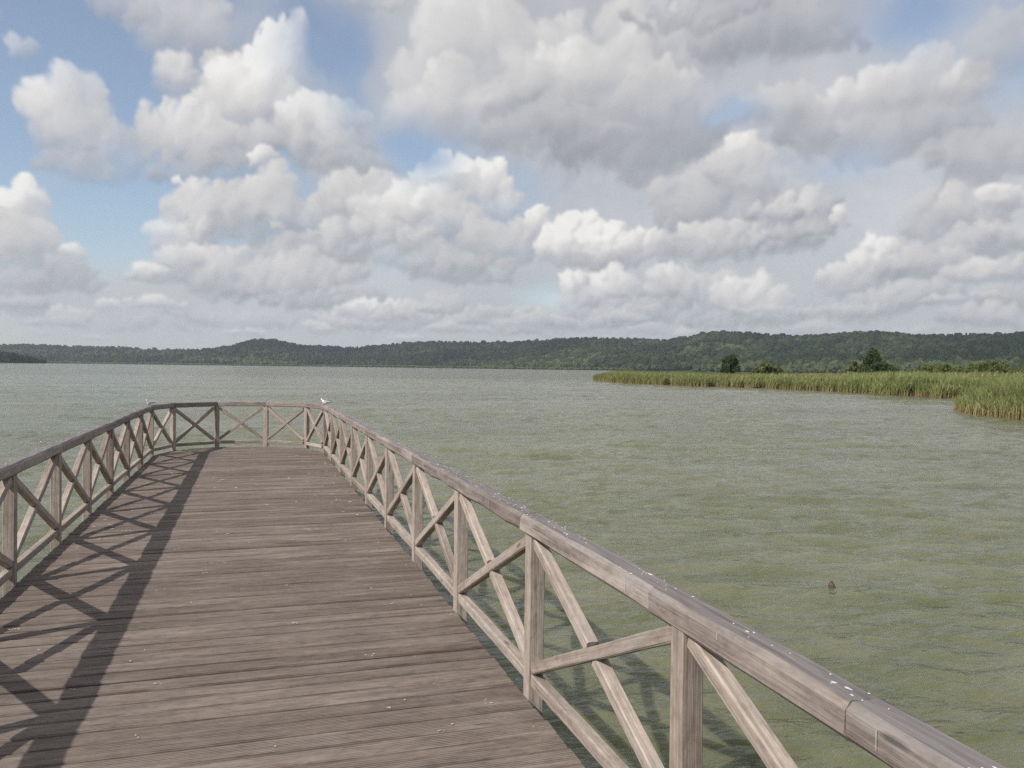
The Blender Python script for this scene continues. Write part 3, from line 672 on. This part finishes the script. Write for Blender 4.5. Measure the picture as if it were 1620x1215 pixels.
# ------------------------------------------------------------------ shrubs and trees behind the reeds
M_BARK = NT('bark'); M_BARK.bsdf.inputs['Base Color'].default_value = (.07, .055, .04, 1); M_BARK.bsdf.inputs['Roughness'].default_value = .9; M_BARK = M_BARK.m
M_LEAF_DARK = foliage_mat('dark_leaves', [(0, (.024, .038, .018)), (.5, (.055, .078, .032)), (1, (.11, .14, .06))], .2)
M_LEAF_OLIVE = foliage_mat('olive_leaves', [(0, (.10, .12, .042)), (.5, (.165, .19, .070)), (1, (.24, .26, .11))], .48)
M_LEAF_PALE = foliage_mat('pale_leaves', [(0, (.08, .10, .04)), (.5, (.15, .18, .075)), (1, (.25, .27, .13))], .3)
def plant(name, x, ytop, wpx, dist, lobes, mat, leaf, nleaf, seed, label, cat, shape='round', low=1.2):
    rs = np.random.RandomState(seed); a = float(px_az(x)); X, Y = land(a, dist); X = float(X); Y = float(Y)
    top = float(px_height(x, ytop, dist)); R = wpx/1300*dist/2
    root = empty(name, (X, Y, .2)); tag(root, label, cat)
    H = top-.2
    # lobes of foliage: positions on a dome or cone
    cen = []; rad = []
    for k in range(lobes):
        v = rs.rand(); th = rs.rand()*6.283
        if shape == 'cone': zz = low+(H-low)*v**1.1; rr = R*(1-(zz-low)/(H-low))**.8*rs.rand()**.5*.8; r = (.16+.14*rs.rand())*R*(1.25-v*.7)
        else: zz = low+(H-low)*(.12+.74*v); rr = R*.90*math.sqrt(max(0, 1-((zz-low)/(H-low)*1.02)**2))*rs.rand()**.5; r = (.11+.24*rs.rand()**1.3)*min(R, H*.6)
        cen.append((math.cos(th)*rr, math.sin(th)*rr, zz)); rad.append(r)
    cen = np.array(cen); rad = np.array(rad)
    w = rs.randint(0, lobes, nleaf); dr = rs.normal(size=(nleaf, 3)); dr /= np.linalg.norm(dr, axis=1)[:,None]
    p = cen[w]+dr*(rad[w]*(.55+.5*rs.rand(nleaf)**.6))[:,None]; p[:,2] = np.maximum(p[:,2], .15)
    u = rs.normal(size=(nleaf, 3)); u -= dr*(u*dr).sum(1)[:,None]*.7; u /= np.linalg.norm(u, axis=1)[:,None]
    v = np.cross(u, rs.normal(size=(nleaf, 3))); v /= np.linalg.norm(v, axis=1)[:,None]
    s = leaf*(.5+rs.rand(nleaf))[:,None]
    V = np.stack([p-u*s, p+v*s*.6, p+u*s, p-v*s*.6], 1).reshape(-1, 3); F = np.arange(nleaf*4).reshape(-1, 4)
    tint = np.repeat(np.clip(.5+(rs.rand(lobes)[w]-.5)*.5+rs.normal(0, .15, nleaf), 0, 1), 4)
    np_mesh('crown', V, F, mat, {'tint': tint}, parent=root)
    # trunk and limbs
    Vt = []; Ft = []
    def limb(p0, p1, r0, r1, n=6):
        b = len(Vt); p0 = Vector(p0); p1 = Vector(p1); ax = (p1-p0).normalized(); s1 = ax.orthogonal().normalized(); s2 = ax.cross(s1)
        for (pp, r) in ((p0, r0), (p0.lerp(p1, .5)+s1*r0*.4, (r0+r1)/2), (p1, r1)):
            for k in range(n): th = 2*math.pi*k/n; Vt.append(tuple(pp+(s1*math.cos(th)+s2*math.sin(th))*r))
        for q in range(2):
            for k in range(n): Ft.append((b+q*n+k, b+q*n+(k+1) % n, b+(q+1)*n+(k+1) % n, b+(q+1)*n+k))
    tall = H*(.9 if shape == 'cone' else .62); limb((0, 0, -.2), (.1, 0, tall), .04*H*.6, .015*H*.5, 8)
    for k in range(7 if shape != 'cone' else 12):
        c = cen[rs.randint(lobes)]; z0 = min(tall*.9, max(.3, c[2]*.55)); limb((.05, 0, z0), tuple(c), .012*H, .004*H)
    mesh_obj('trunk', Vt, Ft, M_BARK, root)
    if name == 'willow_shrub': root['group'] = 'willow shrubs behind the reeds'
    return root
plant('round_tree', 1156, 561, 33, 225, 46, M_LEAF_DARK, .24, 6500, 1, 'dark round solitary tree standing left behind the reeds', 'tree')
plant('low_bush', 1217, 573, 54, 205, 40, M_LEAF_OLIVE, .22, 5200, 2, 'low wide olive bush between the round and the pointed tree', 'bush')
plant('pointed_tree', 1380, 554, 60, 200, 60, M_LEAF_DARK, .2, 6500, 3, 'dark green pointed tree rising behind the reeds', 'tree', 'cone', .8)
plant('flanking_bush', 1396, 573, 50, 196, 30, M_LEAF_DARK, .2, 3600, 4, 'dark low bush at the right foot of the pointed tree', 'bush')
plant('pale_bush', 1352, 568, 22, 204, 22, M_LEAF_PALE, .18, 2600, 5, 'small pale bush just left of the pointed tree', 'bush')
plant('willow_shrub', 1487, 577, 92, 175, 60, M_LEAF_OLIVE, .2, 9000, 7, 'wide olive willow shrub right of the pointed tree', 'shrub')
plant('willow_shrub', 1566, 570, 66, 182, 50, M_LEAF_OLIVE, .2, 7500, 8, 'taller rounded willow shrub near the right edge', 'shrub')
plant('willow_shrub', 1628, 577, 70, 170, 44, M_LEAF_OLIVE, .2, 6000, 9, 'willow shrub cut by the right edge of the view', 'shrub')

# ------------------------------------------------------------------ pier: deck
XL, XR, Y0, SP = -1.602, 1.286, 3.72, 1.467
K0, K1 = -6, 8                                   # post numbers: 0 is the one low in the middle of the view
YEND = Y0+SP*K1
XC, RAD = (XL+XR)/2, (XR-XL)/2
end_poly = [(XC+RAD*math.cos(math.radians(36*k)), YEND+RAD*math.sin(math.radians(36*k))) for k in range(6)]   # right corner round to the left one
YSTART = Y0+SP*K0-.4
pier = empty('wooden_pier', (XC, YSTART, 0)); tag(pier, 'wooden pier of weathered planks ending in a rounded head over the lake', 'pier')
def width_at(y):
    if y <= YEND: return XL, XR
    for (xa, ya), (xb, yb) in zip(end_poly, end_poly[1:3]):
        if ya <= y <= yb: x = xa+(xb-xa)*(y-ya)/(yb-ya); return 2*XC-x, x
    return None
def build_deck():
    pitch, gap, th = .1425, .0140, .040
    y = YSTART; yt = end_poly[2][1]
    while y < yt-.02:
        y1 = min(y+pitch-gap, yt-.004)
        a, b = width_at(y), width_at(y1)
        if a is None or b is None: break
        jl, jr = rnd.uniform(-.007, .007), rnd.uniform(-.007, .007); z = rnd.uniform(-.003, .003); tw = rnd.uniform(-.002, .002)
        L = a[1]-a[0]; org = Vector((a[0]+jl, (y+y1)/2, DECK-th/2))
        hw = (y1-y)/2; c = .006; V = []; F = []
        seg = 3
        for i in range(seg+1):
            u = i/seg; xn = (a[0]+jl)*(1-u)+(a[1]+jr)*u-org.x; xf = (b[0]+jl)*(1-u)+(b[1]+jr)*u-org.x
            sag = rnd.uniform(-.0008, .0008)
            for (yy, zz) in ((-hw, -th/2), (hw, -th/2), (hw, th/2-c), (hw-c, th/2), (-hw+c, th/2), (-hw, th/2-c)):
                V.append((xn if yy < 0 else xf, yy+rnd.uniform(-.0008, .0008), zz+z+sag+tw*(1 if yy > 0 else -1)))
        for i in range(seg):
            for k in range(6): p, q = i*6+k, i*6+(k+1) % 6; F.append((p, p+6, q+6, q))
        F.append(tuple(range(6))); F.append(tuple(seg*6+k for k in reversed(range(6))))
        o = mesh_obj('plank', V, [tuple(reversed(f)) for f in F], M_DECK, pier); o.location = org-pier.location
        y += pitch
    # joists under the planks, edge beams, piles
    for sx in (XL+.16, XC-.5, XC+.5, XR-.16):
        yy = YEND+.55 if abs(sx-XC) > 1 else YEND+1.1
        beam('edge_beam' if abs(sx-XC) > 1 else 'joist', (sx, YSTART+.05, DECK-.12), (sx, yy, DECK-.12), .09, .155, (1, 0, 0), M_UNDER, pier, seg=8)
    for k in range(K0, K1+1):
        y = Y0+SP*k+.04
        beam('cross_beam', (XL-.07, y+.07, DECK-.27), (XR+.07, y+.07, DECK-.27), .10, .14, (0, 1, 0), M_UNDER, pier, seg=3)
        if k % 2 == 0:
            for sx in (XL+.35, XR-.35):
                n = 12; r = .11; V = []; F = []
                for z in (-1.0, -.2, DECK-.345):
                    for q in range(n): V.append((math.cos(2*math.pi*q/n)*r*(1.06-z*.04), math.sin(2*math.pi*q/n)*r, z))
                for lv in range(2):
                    for q in range(n): F.append((lv*n+q, lv*n+(q+1) % n, (lv+1)*n+(q+1) % n, (lv+1)*n+q))
                F.append(tuple(2*n+q for q in range(n)))
                o = mesh_obj('pile', V, F, M_UNDER, pier); o.location = (sx-pier.location.x, y+.07-pier.location.y, 0)
build_deck()

# ------------------------------------------------------------------ railings
PW = .078                                         # post
RB, RT = .787, .877                               # handrail underside and top above the deck
LB, LT = .062, .120                               # bottom rail
BR = .054                                         # brace
def railing(root, pts, out, first_post=True, last_post=True, joints=None, flip=False):
    """pts: inner post corners at deck level along the run; out: list of outward unit vectors per bay"""
    Z = DECK
    for i in range(len(pts)-1):
        a = Vector((*pts[i], 0)); b = Vector((*pts[i+1], 0)); d = (b-a).normalized(); o = Vector((*out[i], 0)); L = (b-a).length
        s = o*.012                                # members sit a little outside the posts' inner face
        near, far = a+d*PW, b
        # bottom rail
        c = o*(.012+.028)
        beam('bottom_rail', near+c+Vector((0,0,Z+(LB+LT)/2)), far+c+Vector((0,0,Z+(LB+LT)/2)), .056, LT-LB, o, M_RAIL, root, seg=5)
        # braces: the whole one runs from the near post's head to the far post's foot, the other is cut in two against it
        hz = BR/2*math.sqrt(1+((RB-LT)/((far-near).length))**2)
        zt, zb = Z+RB-hz, Z+LT+hz; sl = (zt-zb)/(far-near).length
        c1 = o*(.010+BR/2); c2 = o*(.016+BR/2)
        n1 = near+c1+Vector((0,0,zt)); f1 = far+c1+Vector((0,0,zb))
        beam('brace', n1, f1, BR, BR, o, M_RAIL, root, seg=5, ends=(sl*.9, sl*.9) if False else (0, 0))
        n2 = near+c2+Vector((0,0,zb)); f2 = far+c2+Vector((0,0,zt)); mid = (n2+f2)/2; dd = (f2-n2).normalized()
        cut = BR/2/abs((f1-n1).normalized().cross(dd).length)+BR/2/math.tan(math.acos(min(.999, abs((f1-n1).normalized().dot(dd)))))*.0
        beam('brace', n2, mid-dd*cut, BR, BR, o, M_RAIL, root, seg=3)
        beam('brace', mid+dd*cut, f2, BR, BR, o, M_RAIL, root, seg=3)
def post(root, p, d, o, w=PW):
    p = Vector((*p, 0)); d = Vector((*d, 0)); o = Vector((*o, 0)); c = p+d*PW/2+o*PW/2
    j = rnd.uniform(-.003, .003)
    beam('post', c+Vector((0,0,DECK-.33)), c+d*j+Vector((0,0,DECK+RB-.001)), PW, PW, o, M_RAIL, root, seg=5, ch=.005)
def handrail(root, a, b, o, w=.108, extra=0.):
    h = RT-RB; c = Vector((*o, 0))*(w/2-.006); z = Vector((0,0,DECK+(RB+RT)/2))
    sag = lambda p: Vector((0,0,float(np.interp(p[1], [.9, 1.52, 2.47, 3.86], [-.030, -.022, -.009, 0])))) if o[0] > 0 else Vector((0,0,0))
    return beam('handrail', Vector((*a, 0))+c+z+sag(a), Vector((*b, 0))+c+z+sag(b), w+extra, h+rnd.uniform(-.004, .004), Vector((*o, 0)), M_TOP, root, seg=max(3, int((Vector(a)-Vector(b)).length*4)), ch=.017, jit=.0045)

ys = [Y0+SP*k for k in range(K0, K1+1)]
G = empty('wooden_railing', (XR, Y0, DECK)); tag(G, 'right hand pier railing in full sun, running past the camera', 'railing', 'wooden railings round the pier')
railing(G, [(XR, y) for y in ys], [(1, 0)]*(len(ys)-1))
for y in ys: post(G, (XR, y), (0, 1), (1, 0))
js = [ys[0]-.3, -1.2, 1.52, 2.47, 3.86, 6.72, 9.65, 12.6, YEND+.03]
for a, b in zip(js, js[1:]): handrail(G, (XR, a), (XR, b+.0005), (1, 0), extra=rnd.uniform(-.003, .003))
Gl = empty('wooden_railing', (XL, Y0, DECK)); tag(Gl, 'left hand pier railing with shaded inner side, throwing its shadow on the deck', 'railing', 'wooden railings round the pier')
railing(Gl, [(XL, y) for y in ys], [(-1, 0)]*(len(ys)-1))
for y in ys: post(Gl, (XL, y), (0, 1), (-1, 0))
js = [ys[0]-.3, -1.3, 2.2, 5.2, 8.2, 11.1, 14.0, YEND+.03]
for a, b in zip(js, js[1:]): handrail(Gl, (XL, a), (XL, b+.0005), (-1, 0), extra=rnd.uniform(-.003, .003))
Ge = empty('wooden_railing', (XC, YEND+1.2, DECK)); tag(Ge, 'angled railing of five bays closing the rounded end of the pier', 'railing', 'wooden railings round the pier')
for i in range(5):
    a = Vector(end_poly[i]); b = Vector(end_poly[i+1]); d = (b-a).normalized(); o = Vector((d.y, -d.x))
    st = a+d*(.045 if i == 0 else -.02)
    railing(Ge, [tuple(st), tuple(b-d*.035)], [tuple(o)])
    if i > 0: 
        # post on the bisector of the corner
        oo = (a-Vector((XC, YEND))).normalized(); dd = Vector((-oo.y, oo.x)); post(Ge, tuple(a-dd*PW/2), tuple(dd), tuple(oo))
    # mitred handrail
    w = .108; c = math.tan(math.radians(18)); h = RT-RB; z0, z1 = DECK+RB, DECK+RT
    V = []; F = []
    ch = .010; inn = -.006
    seg = 4; 
    prof = [(inn+ch, z0), (inn+w-ch, z0), (inn+w, z0+ch), (inn+w, z1-ch), (inn+w-ch, z1), (inn+ch, z1), (inn, z1-ch), (inn, z0+ch)]
    ca = c if True else 0; ext0 = 0 if i == 0 else 1; ext1 = 0 if i == 4 else 1
    for q in range(seg+1):
        u = q/seg
        for (oy, zz) in prof:
            e0 = oy*c; x = -e0*(1 if i > 0 else 1)*(1-u)+((b-a).length+e0)*u
            if i == 0: x = max(x, .0)
            x = x+(.0015 if q == 0 else 0)-(.0015 if q == seg else 0)
            V.append((x, oy+rnd.uniform(-.002, .002), zz-DECK+rnd.uniform(-.002, .002)))
    for q in range(seg):
        for k in range(8): p_, r_ = q*8+k, q*8+(k+1) % 8; F.append((p_, r_, r_+8, p_+8))
    F.append(tuple(reversed(range(8)))); F.append(tuple(seg*8+k for k in range(8)))
    ob = mesh_obj('handrail', V, F, M_TOP, Ge)
    m_ = Matrix((Vector((*d, 0)), Vector((*o, 0)), Vector((0, 0, 1)))).transposed().to_4x4(); m_.translation = Vector((*a, DECK))-Ge.location
    ob.matrix_local = m_
    me = ob.data; bm = bmesh.new(); bm.from_mesh(me); bmesh.ops.recalc_face_normals(bm, faces=bm.faces); bm.to_mesh(me); bm.free()

# ------------------------------------------------------------------ bird droppings
def droppings():
    t = NT('droppings'); t.bsdf.inputs['Base Color'].default_value = (.50, .49, .46, 1); t.bsdf.inputs['Roughness'].default_value = .7
    V = []; F = []
    rs = random.Random(9)
    def splat(x, y, z, r, ax=(1, 0), el=1.0):
        n = 9; b = len(V); ph = rs.random()*6.28
        V.append((x, y, z+.0022))
        for k in range(n):
            th = 2*math.pi*k/n; rr = r*(.45+.75*rs.random()); dx, dy = math.cos(th)*rr*el, math.sin(th)*rr
            V.append((x+dx*ax[0]-dy*ax[1], y+dx*ax[1]+dy*ax[0], z))
        for k in range(n): F.append((b, b+1+k, b+1+(k+1) % n))
    zt = DECK+RT+.0025
    zr = lambda y: zt+float(np.interp(y, [.9, 1.52, 2.47, 3.86], [-.030, -.022, -.009, 0]))
    for k in range(520):                       # right handrail, thicker towards the far end
        u = rs.random()**.75; y = .8+u*(YEND-.8); x = XR+.010+abs(rs.gauss(.06, .025)) % .076
        splat(x, y, zr(y), rs.uniform(.0018, .0065), (0, 1), rs.uniform(.8, 2.4))
    for k in range(380):
        y = 4+rs.random()**.9*(YEND-4); x = XL+.006-.012-abs(rs.gauss(.05, .03)) % .08
        splat(x, y, zt, rs.uniform(.0018, .007), (0, 1), rs.uniform(.8, 2.4))
    for i in range(5):
        a = Vector(end_poly[i]); b = Vector(end_poly[i+1]); d = (b-a).normalized(); o = Vector((d.y, -d.x))
        for k in range(34): p = a+d*rs.random()*(b-a).length+o*rs.uniform(.02, .10); splat(p.x, p.y, zt, rs.uniform(.002, .007), tuple(d), rs.uniform(.8, 2))
    for k in range(330):                       # deck
        y = 2.5+rs.random()**.7*(YEND+1.1-2.5); lim = width_at(y)
        if lim is None: continue
        side = rs.random()
        x = lim[0]+rs.random()*(lim[1]-lim[0]) if side < .6 else (lim[1]-abs(rs.gauss(0, .25)) if side < .8 else lim[0]+abs(rs.gauss(0, .25)))
        if not lim[0]+.03 < x < lim[1]-.03: continue
        for q in range(rs.choice((1, 1, 2, 4))):
            splat(x+rs.gauss(0, .02)*(q > 0), y+rs.gauss(0, .02)*(q > 0), DECK+.0055, rs.uniform(.002, .0065)*(1.35 if y > 8 else .7), (1, 0), rs.uniform(.8, 3.0))
    # a few larger marks close by
    for (x, y, r, e) in ((XR+.045, 1.62, .0075, 1.4), (XR+.03, 1.95, .006, .6), (XR+.075, 2.62, .006, 3), (XR+.04, 2.95, .008, 1.2), (XR+.075, 4.5, .007, 4), (XR+.05, 4.1, .006, 1.3)):
        splat(x, y, zr(y), r, (0, 1), e)
    # dribbles down the inner face of the right handrail
    for k in range(16):
        y = 1.2+rs.random()*9; w = rs.uniform(.0008, .0018); l = rs.uniform(.015, .06); b = len(V); x = XR-.0112; z = zr(y)-.017
        V.extend([(x, y-w, z), (x, y+w, z), (x, y+w*.6, z-l), (x, y-w*.6, z-l)]); F.append((b, b+1, b+2)); F.append((b, b+2, b+3))
    o = mesh_obj('bird_droppings', V, F, t.m); tag(o, 'white bird droppings speckling the handrails and the deck', 'droppings', kind='stuff')
droppings()

# ------------------------------------------------------------------ gulls
def simple(name, c, r=.6):
    t = NT(name); t.bsdf.inputs['Base Color'].default_value = (*c, 1); t.bsdf.inputs['Roughness'].default_value = r; return t.m
M_WHITE = simple('white_feathers', (.80, .80, .78)); M_GREY = simple('grey_feathers', (.33, .35, .38)); M_BLACK = simple('black_feathers', (.025, .025, .03)); M_RED = simple('red_beak', (.30, .05, .03)); 
def loft(name, sec, mat, parent, n=12):
    """sec: (x, z, half width, half height) ovals along X"""
    V = []; F = []
    for (x, z, w, h) in sec:
        for k in range(n): th = 2*math.pi*k/n; V.append((x, math.cos(th)*w, z+math.sin(th)*h))
    for i in range(len(sec)-1):
        for k in range(n): a, b = i*n+k, i*n+(k+1) % n; F.append((a, b, b+n, a+n))
    F.append(tuple(reversed(range(n)))); F.append(tuple((len(sec)-1)*n+k for k in range(n)))
    return mesh_obj(name, V, F, mat, parent, smooth=True)
def gull(loc, yaw, label, size=1.):
    g = empty('seagull', (loc[0], loc[1], loc[2]-.05*size)); g.rotation_euler = (0, 0, yaw); g.scale = (size,)*3
    tag(g, label, 'gull', 'gulls perched on the pier railing')
    # body, neck and head as one continuous surface (x forward)
    loft('body', [(-.165, .118, .006, .004), (-.13, .115, .022, .014), (-.08, .112, .042, .034), (-.02, .110, .055, .050), (.04, .116, .054, .053), (.075, .135, .042, .048), (.092, .165, .028, .036), (.100, .188, .025, .028), (.112, .200, .027, .027), (.130, .203, .022, .022), (.146, .200, .010, .011), (.150, .199, .004, .005)], M_WHITE, g, 14)
    for s in (-1, 1):
        V = []; F = []
        prof = [(.055, .132, .030), (.02, .150, .034), (-.06, .143, .034), (-.13, .128, .022), (-.20, .122, .008)]
        for (x, z, hh) in prof:
            off = .053*math.sqrt(max(.03, 1-((x+.0)/.2)**2)); V += [(x, s*(off*.55), z+.012), (x, s*(off+.006), z-.004), (x, s*(off*1.0+.002), z-hh)]
        for i in range(len(prof)-1):
            for k in range(2): a = i*3+k; F.append((a, a+1, a+4, a+3) if s > 0 else (a+3, a+4, a+1, a))
        w = mesh_obj('wing', V, F, M_GREY, g, smooth=True); md = w.modifiers.new('thickness', 'SOLIDIFY'); md.thickness = .006
        loft('wing_tip', [(-.255, .122, .003, .002), (-.22, .120, .007, .005), (-.17, .122, .010, .008), (-.14, .124, .006, .006)], M_BLACK, g, 8).location = (0, s*.022, 0)
        V = []; F = []
        for z in (.05, .06, .085):
            for k in range(6): th = 2*math.pi*k/6; V.append((.012+math.cos(th)*.0035*(1+z*20), s*.022+math.sin(th)*.0035*(1+z*20), z))
        for q in range(2):
            for k in range(6): F.append((q*6+k, q*6+(k+1) % 6, q*6+6+(k+1) % 6, q*6+6+k))
        b = len(V)                                # webbed foot
        V += [(.0, s*.022, .054), (.045, s*.022-.018, .052), (.05, s*.022, .052), (.045, s*.022+.018, .052)]; F += [(b, b+1, b+2), (b, b+2, b+3)]
        mesh_obj('leg', V, F, M_RED, g)
        loft('eye', [(.134, .208, .0005, .0005), (.137, .208, .003, .003), (.140, .208, .0005, .0005)], M_BLACK, g, 6).location = (0, s*.0195, 0)
    loft('beak', [(.146, .199, .007, .007), (.165, .197, .005, .006), (.183, .193, .0015, .002)], M_RED, g, 8)
    return g
gull((XR+.04, YEND+.12, DECK+RT+.001), math.radians(150), 'white and grey gull facing left on the right corner of the end railing', .62)
gull((XL-.06, YEND-.02, DECK+RT+.001), math.radians(232), 'foreshortened pale gull perched on the left corner of the railing', .55)

# ------------------------------------------------------------------ stake stub in the water
def stake():
    x, y = 1323, 936; a = float(px_az(x)); d = float(CAMZ*1300/((y-horizon_y(x))*math.cos(math.radians(a)))); X, Y = land(a, d)
    V = []; F = []; n = 9
    for (z, r, ox) in ((-.5, .044, .08), (-.02, .040, .01), (.04, .040, .0), (.070, .034, -.006), (.098, .015, -.014)):
        for k in range(n): th = 2*math.pi*k/n; V.append((ox+math.cos(th)*r*(1+.15*math.sin(3*th)), math.sin(th)*r, z+(.014*math.sin(2*th+1) if z > .09 else 0)))
    for i in range(4):
        for k in range(n): p, q = i*n+k, i*n+(k+1) % n; F.append((p, q, q+n, p+n))
    F.append(tuple(4*n+k for k in range(n)))
    t = NT('wet_stake_wood'); ge = t.n('ShaderNodeNewGeometry')
    t.L.new(t.ramp(t.noise(t.mapping(ge.outputs['Position'], (60, 60, 12)), 1., 4, .6), [(.35, (.02, .018, .012)), (.65, (.13, .085, .055))]), t.bsdf.inputs['Base Color']); t.bsdf.inputs['Roughness'].default_value = .6
    o = mesh_obj('wooden_stake', V, F, t.m); o.location = (float(X), float(Y), 0)
    tag(o, 'small brown rotten stake stub poking out of the water', 'stake')
stake()

# ------------------------------------------------------------------ air
HAZE = 0.00010
def haze():
    s = 6600; z0, z1 = -2.2, 260
    V = [(x*s, y*s, z) for z in (z0, z1) for (x, y) in ((-1,-1), (1,-1), (1,1), (-1,1))]
    F = [(0,3,2,1), (4,5,6,7), (0,1,5,4), (1,2,6,5), (2,3,7,6), (3,0,4,7)]
    m_ = bpy.data.materials.new('haze_air'); m_.use_nodes = True; N = m_.node_tree.nodes; N.clear()
    out = N.new('ShaderNodeOutputMaterial'); v = N.new('ShaderNodeVolumePrincipled'); v.inputs['Color'].default_value = (.80, .88, 1.0, 1); v.inputs['Density'].default_value = HAZE; v.inputs['Anisotropy'].default_value = .2
    m_.node_tree.links.new(v.outputs[0], out.inputs['Volume'])
    tag(mesh_obj('haze', V, F, m_), 'thin pale air haze over the lake and hills', 'haze', kind='stuff')
if HAZE: haze()
